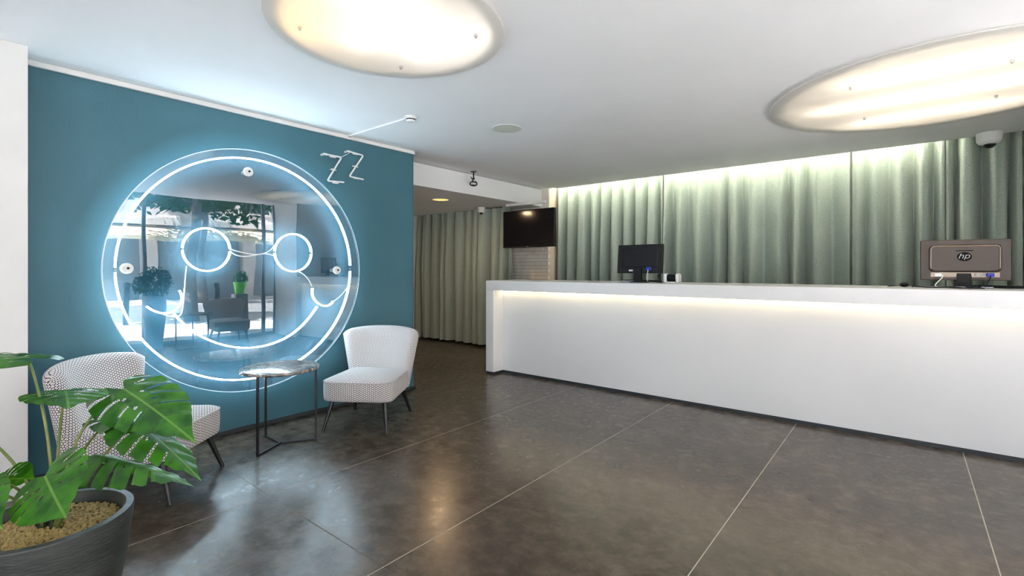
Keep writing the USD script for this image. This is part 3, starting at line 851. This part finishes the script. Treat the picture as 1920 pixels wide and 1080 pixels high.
G = 0.375
leaf((-2.490, 0.276, 0.975), (-2.70, 0.10, 1.000), cam_dir(0.0, 1, -0.05), 0.30, [(-2.355, 0.318, G), (-2.362, 0.316, 0.62)], 1, fold=0.10, droop=0.05, curl=0.5)
leaf((-2.475, 0.372, 0.842), (-2.285, 0.355, 0.838), cam_dir(0.05, 1, -0.06), 0.26, [(-2.370, 0.330, G), (-2.385, 0.338, 0.611)], 2, fold=0.06, droop=0.14, curl=0.35)
leaf((-2.433, 0.541, 0.820), (-1.995, 0.630, 0.725), cam_dir(0.30, 0.75, 0.50), 0.28, [(-2.335, 0.335, G), (-2.338, 0.360, 0.604), (-2.42, 0.475, 0.775)], 3, fold=0.12, droop=0.10, curl=0.40, slits=4)
leaf((-2.477, 0.504, 0.700), (-2.20, 0.630, 0.682), cam_dir(0.0, 0.99, -0.12), 0.18, [(-2.345, 0.345, G), (-2.346, 0.379, 0.592), (-2.43, 0.46, 0.67)], 4, fold=0.10, droop=0.10, curl=0.5)
leaf((-2.341, 0.550, 0.708), (-1.935, 0.650, 0.606), cam_dir(0.55, 0.80, 0.12), 0.22, [(-2.330, 0.330, G), (-2.244, 0.398, 0.584), (-2.30, 0.50, 0.665)], 5, fold=0.05, droop=0.10, curl=0.6)
leaf((-2.284, 0.442, 0.622), (-1.880, 0.600, 0.608), cam_dir(0.05, 0.96, -0.16), 0.19, [(-2.330, 0.320, G), (-2.29, 0.38, 0.55)], 6, fold=0.05, droop=0.08, curl=0.9)
leaf((-2.142, 0.274, 0.637), (-1.965, 0.288, 0.563), cam_dir(0.0, 0.50, 0.86), 0.255, [(-2.340, 0.300, G), (-2.27, 0.27, 0.56)], 7, fold=0.08, droop=0.06, curl=0.25, slits=3)
leaf((-2.330, 0.190, 0.600), (-2.45, 0.270, 0.560), cam_dir(-0.3, 0.6, 0.75), 0.14, [(-2.365, 0.300, G), (-2.36, 0.24, 0.54)], 8, slits=3)
leaf((-2.300, 0.130, 0.600), (-2.060, 0.150, 0.575), cam_dir(-0.2, 0.85, 0.5), 0.16, [(-2.350, 0.300, G), (-2.33, 0.22, 0.53)], 9, slits=3)
leaf((-2.60, 0.10, 0.78), (-2.80, -0.10, 0.76), cam_dir(-0.2, 0.95, 0.2), 0.28, [(-2.375, 0.305, G), (-2.45, 0.23, 0.62)], 10, slits=4)
for k in range(5):
    a_ = k * 1.3
    put('stem_base', tube(spline([(0.03 * math.cos(a_), 0.03 * math.sin(a_), 0.36), (0.022 * math.cos(a_ + .4), 0.022 * math.sin(a_ + .4), 0.43), (0.012 * math.cos(a_), 0.012 * math.sin(a_), 0.50)], 10), [0.013] * 9 + [0.006], 8), M_stem_dark, pp, smooth=True)

# ------------------------------------------------------------------ things on the ceiling
sd = thing('smoke_detector', 'round white smoke detector on the ceiling at the end of a cable duct', 'smoke detector', (-3.222, 2.638, CZ))
put('base', lathe([(0, -0.012), (0.052, -0.012), (0.054, -0.006), (0.054, 0), (0, 0)], 40), M_white_plastic, sd, smooth=30)
put('sensor_head', lathe([(0, -0.046), (0.026, -0.046), (0.036, -0.040), (0.040, -0.030), (0.032, -0.028), (0.032, -0.022), (0.045, -0.020), (0.047, -0.012), (0, -0.012)], 40), M_white_plastic, sd, smooth=30)
put('vent_ring', lathe([(0.0, -0.0285), (0.0375, -0.0285), (0.0375, -0.0215), (0, -0.0215)], 40), M_black_plastic, sd, smooth=30)
cd = thing('cable_duct', 'thin white cable duct running along the ceiling from wall to smoke detector', 'cable duct', (0, 0, 0))
put('duct', bevbox(XW + 0.023, -3.28, 2.625, 2.650, CZ - 0.014, CZ, 0.002), M_ceiling, cd)
put('end_cap', bevbox(XW + 0.022, XW + 0.05, 2.620, 2.655, CZ - 0.018, CZ, 0.002), M_trim, cd)

sp = thing('ceiling_speaker', 'round grey green speaker grille flush in the ceiling', 'speaker', (-2.816, 3.405, CZ))
put('rim', lathe([(0.122, -0.004), (0.137, -0.004), (0.140, 0.0), (0.122, 0.0), (0.122, -0.004)], 48), M_white_plastic, sp, smooth=30)
put('grille', lathe([(0, -0.008), (0.06, -0.007), (0.122, -0.003), (0.122, 0), (0, 0)], 48), M_speaker, sp, smooth=30)

dl = thing('recessed_downlight', 'warm glowing downlight in the lowered ceiling of the passage', 'ceiling light', (-5.227, 4.825, SZ))
put('trim_ring', lathe([(0.115, -0.006), (0.138, -0.004), (0.142, 0), (0.115, 0), (0.115, -0.006)], 40), M_trim, dl, smooth=30)
put('lens', lathe([(0, -0.004), (0.115, -0.003), (0.115, 0), (0, 0)], 40), M_downlight, dl, smooth=30)
lamp = UsdLux.DiskLight.Define(stage, str(dl.GetPath()) + '/beam')
lamp.CreateRadiusAttr(0.07)
lamp.CreateIntensityAttr(130.0)
lamp.CreateColorAttr(Gf.Vec3f(1.0, 0.66, 0.36))
lamp.AddTranslateOp().Set(Gf.Vec3d(0, 0, -0.012))
sh = UsdLux.ShapingAPI.Apply(lamp.GetPrim())
sh.CreateShapingConeAngleAttr(58.0)
sh.CreateShapingConeSoftnessAttr(0.35)

cb = thing('ceiling_bracket', 'black metal bracket with a ring holder hanging before the white bulkhead', 'bracket', (-4.43, 4.674, CZ + 0.010))
put('plate', cat([disc_z(0, 0, -0.007, 0.0, 0.038, 24)]), M_black_metal, cb, smooth=30)
put('rod', frustum((0, 0, -0.007), (0, 0, -0.085), 0.009, 0.008, 12), M_black_metal, cb, smooth=30)
put('joint', trimesh.Trimesh(*(lambda s: (s.vertices * 0.016 + [0, 0, -0.092], s.faces))(trimesh.creation.icosphere(2)), process=False), M_black_metal, cb, smooth=True)
a = np.linspace(0, 2 * PI, 40, endpoint=False)
ringpts = np.stack([0.045 * np.cos(a) * CY, 0.045 * np.cos(a) * SY, -0.160 + 0.028 * np.sin(a)], 1)
put('ring_holder', tube(ringpts, 0.0085, 8, closed=True), M_black_metal, cb, smooth=True)
put('arm', tube([(0, 0, -0.095), (-0.012, -0.004, -0.118), (0.0, 0.0, -0.133)], 0.007, 8), M_black_metal, cb, smooth=True)
put('lever', tube([(-0.008, -0.003, -0.125), (-0.03, -0.02, -0.07)], 0.005, 8), M_black_metal, cb, smooth=True)
put('lens_cap', tube([(0.012, 0.02, -0.165), (-0.012, -0.012, -0.158)], [0.020, 0.017], 14), M_steel, cb, smooth=30)

# dome cameras
def dome_camera(label, loc, r, h, look):
    t = thing('dome_camera', label, 'security camera', loc)
    put('housing', lathe([(0, 0), (r * 1.0, 0), (r * 1.0, -h * 0.25), (r * 0.96, -h * 0.62), (r * 0.78, -h * 0.80), (r * 0.5, -h * 0.86), (0, -h * 0.86)], 40), M_white_plastic, t, smooth=40)
    s_ = trimesh.creation.icosphere(3)
    s_.apply_scale(r * 0.50)
    s_.apply_translation((look[0] * r * 0.2, look[1] * r * 0.2, -h * 0.80))
    put('dome', s_, M_dome_glass, t, smooth=True, label='dark glossy dome')
    a_ = np.linspace(0, 2 * PI, 32, endpoint=False)
    c_ = np.array([look[0] * r * 0.2, look[1] * r * 0.2, -h * 0.84])
    put('dome_ring', tube(np.stack([c_[0] + r * 0.5 * np.cos(a_), c_[1] + r * 0.5 * np.sin(a_), c_[2] + 0 * a_], 1), r * 0.07, 8, closed=True), M_chrome, t, smooth=True)
    return t


dome_camera('white dome security camera with dark lens at the curtain edge, top right', (0.60, 6.36, CZ), 0.092, 0.125, (0.2, -1))
dome_camera('small white dome camera under the lowered ceiling left of the television', (-5.38, 5.86, SZ), 0.060, 0.105, (0.4, -1))
put('camera_cable', tube(spline([(-5.335, 5.90, SZ - 0.012), (-5.22, 5.97, SZ - 0.012), (-5.05, 6.0, SZ - 0.006)], 16), 0.005, 6), M_black_plastic, smooth=True,
    label='short black cable from the small dome camera towards the television', category='cable')

# ------------------------------------------------------------------ television
tv = thing('television', 'black flat television hung in front of the painted brick pier', 'television', (-4.433, 5.85, 0))
TX = 0.482
put('casing', bevbox(-TX, TX, 0.012, 0.055, 1.623, 2.189, 0.006), M_black_plastic, tv)
put('screen', bx(-TX + 0.014, TX - 0.014, 0.0095, 0.013, 1.644, 2.177), M_screen, tv)
put('bezel', cat([bevbox(-TX, TX, 0.006, 0.014, 2.175, 2.189, 0.002), bevbox(-TX, TX, 0.006, 0.014, 1.623, 1.645, 0.002), bevbox(-TX, -TX + 0.015, 0.006, 0.014, 1.645, 2.175, 0.002), bevbox(TX - 0.015, TX, 0.006, 0.014, 1.645, 2.175, 0.002)]), M_black_plastic, tv)
put('maker_badge', bx(-0.014, 0.014, 0.003, 0.007, 1.631, 1.640), M_grey_print, tv)
put('wall_bracket', cat([bx(-0.18, 0.18, 0.055, 0.09, 1.823, 2.013), bx(-0.05, 0.05, 0.09, 0.549, 1.871, 1.966)]), M_black_metal, tv)
rail = thing('ceiling_rail', 'grey white metal rail running just above the television', 'rail', (0, 0, 0))
put('channel', bevbox(-4.81, -4.10, 5.83, 5.87, 2.262, 2.300, 0.003), M_white_plastic, rail)
put('end_plate', bevbox(-4.83, -4.81, 5.815, 5.885, 2.262, 2.300, 0.003), M_white_plastic, rail)


# ------------------------------------------------------------------ monitors on the counter
def rrect(w, h, r):
    return sbox(-w / 2, -h / 2, w / 2, h / 2).buffer(-r).buffer(r, 8)


def bulge(w, h, r, depth, taper, y0):
    """A raised rounded panel on a monitor's back, towards -y."""
    a_ = np.array(rrect(w, h, r).exterior.coords)
    b_ = np.array(rrect(w - taper, h - taper, r).exterior.coords)
    pts = np.vstack([np.column_stack([a_[:, 0], np.full(len(a_), y0), a_[:, 1]]), np.column_stack([b_[:, 0], np.full(len(b_), y0 - depth), b_[:, 1]])])
    return trimesh.convex.convex_hull(pts)


mo = thing('computer_monitor', 'bronze backed computer monitor with a round logo at the right end of the counter', 'monitor', (0.333, 4.95, ZT))
Z0 = 1.366 - ZT
put('casing', bevbox(-0.252, 0.252, 0.0, 0.028, Z0 - 0.152, Z0 + 0.152, 0.006), M_bronze, mo)
bk = bulge(0.400, 0.205, 0.028, 0.020, 0.022, 0.0); bk.apply_translation((0, 0, Z0 + 0.012))
put('back_bulge', bk, M_bronze, mo, smooth=25)
ro = np.array(rrect(0.378, 0.183, 0.024).exterior.coords)[:-1]
rp = np.column_stack([ro[:, 0], np.full(len(ro), -0.0195), ro[:, 1] + Z0 + 0.012])
rp = rp[rp[:, 2] > Z0 - 0.066]
k0 = int(np.argmax(np.linalg.norm(np.diff(rp, axis=0), axis=1)))
rp = np.roll(rp, -(k0 + 1), axis=0)
put('back_rim', tube(rp, 0.0065, 8), M_bronze_light, mo, smooth=True, label='shiny raised rim on the back of the monitor')
put('slot', bx(-0.048, 0.048, -0.0225, -0.019, Z0 + 0.066, Z0 + 0.072), M_logo_black, mo)
lg = put('logo_disc', disc_y(0, Z0 + 0.024, -0.0235, -0.019, 0.033, 40, 1.25), M_logo_black, mo, smooth=30, label='black oval logo disc')
tm = meshkit.text_mesh('hp', 0.036, 0.002)
tv_ = tm.vertices.copy()
tv_[:, 0] += 0.28 * tv_[:, 1]
tv_[:, 0] -= (tv_[:, 0].min() + tv_[:, 0].max()) / 2
tv_[:, 1] -= (tv_[:, 1].min() + tv_[:, 1].max()) / 2
tm = trimesh.Trimesh(np.column_stack([tv_[:, 0] * 1.1, -0.0235 - tv_[:, 2], tv_[:, 1] + Z0 + 0.024]), tm.faces, process=False)
put('logo_letters', tm, M_grey_print, lg)
put('port_panel', bx(-0.19, 0.19, -0.006, 0.001, Z0 - 0.128, Z0 - 0.093), M_bronze_light, mo)
put('port', cat([bx(0.055, 0.085, -0.010, -0.006, Z0 - 0.118, Z0 - 0.102), bx(0.095, 0.115, -0.010, -0.006, Z0 - 0.118, Z0 - 0.102)]), M_grey_print, mo)
put('white_sticker', bx(-0.165, -0.125, -0.009, -0.006, Z0 - 0.124, Z0 - 0.100), M_white_plastic, mo)
put('video_plug', bevbox(0.118, 0.158, -0.040, -0.006, Z0 - 0.125, Z0 - 0.098, 0.004), M_blue_plug, mo, label='blue video plug')
put('stand_neck', trimesh.convex.convex_hull(np.array([(x, y, z) for x, y, z in [(-0.040, -0.03, Z0 - 0.10), (0.036, -0.03, Z0 - 0.10), (-0.040, 0.0, Z0 - 0.10), (0.036, 0.0, Z0 - 0.10), (-0.046, -0.022, 0.012), (0.046, -0.022, 0.012), (-0.046, 0.02, 0.012), (0.046, 0.02, 0.012)]])), M_black_plastic, mo)
put('stand_base', lathe([(0, 0), (0.095, 0), (0.100, 0.004), (0.095, 0.010), (0, 0.013)], 40), M_black_plastic, mo, smooth=30)
put('video_cable', tube(spline([(0.138, -0.038, Z0 - 0.115), (0.128, -0.06, Z0 - 0.15), (0.09, -0.07, 0.02), (0.05, -0.10, 0.006), (0.10, -0.12, 0.005)], 30), 0.0035, 6), M_black_plastic, mo, smooth=True)
put('power_cable', tube(spline([(-0.122, -0.012, Z0 - 0.112), (-0.13, -0.04, Z0 - 0.14), (-0.165, -0.05, 0.02), (-0.10, -0.09, 0.006), (0.0, -0.11, 0.005)], 30), 0.004, 6), M_cable_white, mo, smooth=True)

m2 = thing('computer_monitor', 'small plain black computer monitor at the left end of the counter', 'monitor', (-2.240, 4.955, ZT), math.radians(-2.0))
c2 = bevbox(-0.262, 0.262, 0.0, 0.030, 0.098, 0.408, 0.006)
tilt = trimesh.transformations.rotation_matrix(math.radians(-6), [1, 0, 0], (0, 0, 0.25))
c2.apply_transform(tilt)
put('casing', c2, M_black_plastic, m2)
b2 = bulge(0.42, 0.22, 0.02, 0.008, 0.03, 0.0); b2.apply_translation((0, 0, 0.265)); b2.apply_transform(tilt)
put('back_bulge', b2, M_black_plastic, m2, smooth=25)
s2 = bx(-0.118, -0.070, -0.003, 0.002, 0.118, 0.134); s2.apply_transform(tilt)
put('white_sticker', s2, M_white_plastic, m2)
v2 = bevbox(0.098, 0.146, -0.040, 0.002, 0.126, 0.160, 0.004); v2.apply_transform(tilt)
put('video_plug', v2, M_blue_plug, m2, label='blue video plug')
put('stand_neck', trimesh.convex.convex_hull(np.array([(-0.048, -0.035, 0.15), (0.036, -0.035, 0.15), (-0.048, -0.005, 0.15), (0.036, -0.005, 0.15), (-0.060, -0.02, 0.012), (0.024, -0.02, 0.012), (-0.060, 0.02, 0.012), (0.024, 0.02, 0.012)])), M_black_plastic, m2)
put('stand_base', lathe([(0, 0), (0.105, 0), (0.110, 0.004), (0.105, 0.010), (0, 0.013)], 40), M_black_plastic, m2, smooth=30)
put('video_cable', tube(spline([(0.122, -0.050, 0.135), (0.122, -0.06, 0.09), (0.118, -0.055, 0.05), (0.128, -0.07, 0.016), (0.16, -0.08, 0.012)], 24), 0.004, 6), M_cable_white, m2, smooth=True)

kb = thing('keyboard', 'thin black keyboard lying before the small black monitor', 'keyboard', (-2.30, 4.70, ZT))
def keyboard_parts(k_):
    put('base', bevbox(-0.21, 0.21, -0.065, 0.065, 0.0, 0.012, 0.003), M_black_plastic, k_)
    keys = []
    for r_ in range(5):
        for q_ in range(14):
            keys.append(bevbox(-0.20 + q_ * 0.0286, -0.20 + q_ * 0.0286 + 0.025, -0.055 + r_ * 0.022, -0.055 + r_ * 0.022 + 0.019, 0.012, 0.019, 0.002))
    put('keys', cat(keys), M_black_plastic, k_, kind='stuff')
    put('palm_strip', bx(-0.205, 0.0, -0.066, -0.064, 0.004, 0.009), M_steel, k_)
# the keyboards stand to the far side of the monitors; only their edges show
kb.GetAttribute('xformOp:translate').Set(Gf.Vec3d(-2.33, 5.20, ZT))
keyboard_parts(kb)
dup(kb, 'thin black keyboard beside the bronze monitor at the right edge', (0.50, 5.14, ZT), 0.05)
ms = thing('computer_mouse', 'small black mouse with its cable left of the bronze monitor', 'mouse', (-0.015, 5.02, ZT))
s_ = trimesh.creation.icosphere(3)
s_.apply_scale((0.030, 0.052, 0.019)); s_.apply_translation((0, 0, 0.018))
s_ = trimesh.intersections.slice_mesh_plane(s_, [0, 0, 1], [0, 0, 0.0], cap=False)
put('body', s_, M_black_plastic, ms, smooth=True)
put('cable', tube(spline([(-0.02, -0.045, 0.008), (-0.06, -0.08, 0.010), (-0.10, -0.03, 0.006), (-0.06, 0.06, 0.005)], 30), 0.0025, 6), M_black_plastic, ms, smooth=True)
put('cable_run', tube(spline([(-0.015 + 0.05, 4.93, ZT + 0.004), (0.06, 4.86, ZT + 0.010), (0.13, 4.84, ZT + 0.006), (0.22, 4.80, ZT + 0.009), (0.34, 4.82, ZT + 0.004)], 40), 0.004, 6), M_black_plastic, smooth=True,
    label='loose black cable lying along the counter before the bronze monitor', category='cable')
lp = thing('label_printer', 'small white roll printer with a dark middle beside the small black monitor', 'printer', (-1.870, 4.93, ZT))
for s in (-1, 1):
    w_ = bevbox(-0.016, 0.016, -0.055, 0.055, 0.0, 0.098, 0.014)
    w_.apply_translation((s * 0.062, 0, 0))
    put('side_cheek', w_, M_white_plastic, lp)
put('roll', tube([(-0.045, 0, 0.052), (0.045, 0, 0.052)], 0.038, 24), M_black_plastic, lp, smooth=30)
put('base', bevbox(-0.046, 0.046, -0.05, 0.05, 0.0, 0.014, 0.003), M_white_plastic, lp)
put('phone_cable', tube(spline([(-2.10, 4.83, ZT + 0.0045), (-2.05, 4.80, ZT + 0.014), (-1.99, 4.88, ZT + 0.006), (-1.955, 4.90, ZT + 0.010)], 30), 0.0045, 6), M_black_plastic, smooth=True,
    label='short black cable on the counter between small black monitor and roll printer', category='cable')

# ------------------------------------------------------------------ things that the clear disc reflects: window corner and street
pl = thing('tall_planter', 'tall grey planter with a leafy bush, seen only in the reflection', 'planter', (1.40, 2.50, 0))
put('planter_body', lathe([(0, 0), (0.12, 0), (0.17, 0.85), (0.155, 0.85), (0.15, 0.80), (0, 0.80)], 32), M_frame_grey, pl, smooth=30)


def leaf_cloud(center, radii, n, size, seed, shell=0.35):
    rng = np.random.default_rng(seed)
    d = rng.normal(size=(n, 3)); d /= np.linalg.norm(d, axis=1, keepdims=True)
    r = rng.uniform(shell, 1, n) ** 0.6
    lump = 0.75 + 0.5 * meshkit.noise(d * 2.2 + seed, seed)
    c = np.array(center) + d * (r * lump)[:, None] * np.array(radii)
    a_ = rng.normal(size=(n, 3)); a_ /= np.linalg.norm(a_, axis=1, keepdims=True)
    b_ = np.cross(a_, rng.normal(size=(n, 3))); b_ /= np.linalg.norm(b_, axis=1, keepdims=True)
    s_ = (size * rng.uniform(0.6, 1.3, n))[:, None]
    V = np.stack([c - a_ * s_, c + b_ * s_ * 0.5, c + a_ * s_, c - b_ * s_ * 0.5], 1).reshape(-1, 3)
    q = np.arange(n)[:, None] * 4
    return trimesh.Trimesh(V, np.vstack([q + [0, 1, 2], q + [0, 2, 3]]), process=False)


put('foliage', leaf_cloud((0, 0, 1.06), (0.26, 0.26, 0.26), 900, 0.035, 4), M_foliage, pl, kind='stuff')

gp = thing('lime_planter', 'lime green flower pot on a grey pedestal outside the window, seen only in the reflection', 'planter', (2.45, 4.25, 0.0))
put('pedestal', bevbox(-0.13, 0.13, -0.13, 0.13, 0, 0.80, 0.006), M_frame_grey, gp)
put('planter_body', lathe([(0, 0.80), (0.09, 0.80), (0.14, 1.06), (0.13, 1.06), (0.12, 1.02), (0, 1.02)], 32), M_lime, gp, smooth=30)
put('foliage', leaf_cloud((0, 0, 1.14), (0.15, 0.15, 0.14), 250, 0.03, 9), M_foliage, gp, kind='stuff')

struct('pavement', bx(XF + 0.05, 6.5, -14, 40, -0.06, 0.0), M_pave)
struct('road', bx(6.5, 13.0, -14, 40, -0.2, -0.12), M_road)
struct('pavement', bx(-14, XF + 0.05, -9, YB - 0.07, -0.06, 0.0), M_pave)
struct('road', bx(-14, 6.5, -16, -9, -0.2, -0.12), M_road)
struct('pavement', bx(-60, 60, -60, -16, -0.12, 0.0), M_pave)
struct('front_facade', bx(-14, XF - 0.2, YB - 0.16, YB + 0.1, 3.05, 3.3), M_facade)
struct('kerb', bevbox(6.4, 6.6, -14, 40, -0.12, 0.02, 0.02), M_pave)
struct('pavement', bx(13.0, 17.0, -14, 40, -0.12, 0.0), M_pave)
struct('front_facade', bx(XF - 0.2, XF + 0.12, -14, 40, 2.92, 3.3), M_facade)

fb = thing('street_building', 'pale street building with rows of windows, seen only in the reflection', 'building', (16.5, 0, 0))
put('wall', bx(0, 6, -12, 38, 3.3, 13), M_facade, fb)
put('shopfront', bx(0.3, 6, -12, 38, 0, 3.3), M_facade_dark, fb)
put('ledge', bx(-0.25, 0.0, -12, 38, 3.15, 3.45), M_facade, fb)
for k in range(3):
    put('ledge', bx(-0.15, 0.0, -12, 38, 6.0 + 3.0 * k, 6.2 + 3.0 * k), M_facade, fb)
put('awning', trimesh.convex.convex_hull(np.array([(0.0, y, z) for y in (4.5, 15.0) for z in (2.75, 3.1)] + [(-1.1, y, z) for y in (4.5, 15.0) for z in (2.45, 2.6)])), M_awning, fb)
for r_ in range(3):
    for q_ in range(16):
        y = -11 + q_ * 3.0
        z = 3.9 + 3.0 * r_
        w = put('window', cat([bx(-0.06, 0, y, y + 1.3, z - 0.08, z), bx(-0.06, 0, y, y + 1.3, z + 1.6, z + 1.68), bx(-0.06, 0, y - 0.06, y, z - 0.08, z + 1.68), bx(-0.06, 0, y + 1.3, y + 1.36, z - 0.08, z + 1.68)]), M_trim, fb)
        put('pane', bx(-0.012, -0.002, y, y + 1.3, z, z + 1.6), M_far_glass, w)
for q_ in range(12):
    y = -10 + q_ * 4.0
    put('pier', bx(0.0, 0.3, y, y + 0.6, 0, 3.15), M_facade, fb)

for k, (x, y, h, where) in enumerate([(5.6, 4.4, 4.4, 'nearer the window corner'), (5.6, 10.6, 4.6, 'farther up the street'), (13.8, 7.4, 5.2, 'across the road'), (13.8, 14.5, 5.0, 'across the road at the far end')]):
    tr = thing('street_tree', f'leafy street tree {where}, seen only in the reflection', 'tree', (x, y, 0))
    put('trunk', tube(spline([(0, 0, -0.02), (0.05, 0.04, h * 0.4), (-0.03, 0.1, h * 0.8), (0, 0, h)], 14), np.linspace(0.16, 0.07, 14), 12), M_bark, tr, smooth=True)
    for b_ in range(4):
        a_ = b_ * 1.6 + k
        put('branch', tube(spline([(0, 0.05, h * 0.62), (0.5 * math.cos(a_), 0.5 * math.sin(a_), h * 0.8), (1.2 * math.cos(a_), 1.2 * math.sin(a_), h * 0.95)], 8), np.linspace(0.06, 0.02, 8), 8), M_bark, tr, smooth=True)
    put('crown', leaf_cloud((0, 0, h), (2.3, 2.6, 1.9), 5200, 0.13, 30 + k, shell=0.2), M_foliage, tr, kind='stuff')
for k in range(4):
    y = 3.2 + 1.9 * k
    words = ['first', 'second', 'third', 'fourth'][k]
    bo = thing('bollard', f'{words} dark bollard along the kerb counted from the window corner, seen only in the reflection', 'bollard', (6.1, y, 0))
    put('post', lathe([(0, 0), (0.06, 0), (0.055, 0.85), (0.07, 0.87), (0.06, 0.95), (0, 0.98)], 20), M_black_metal, bo, smooth=30)
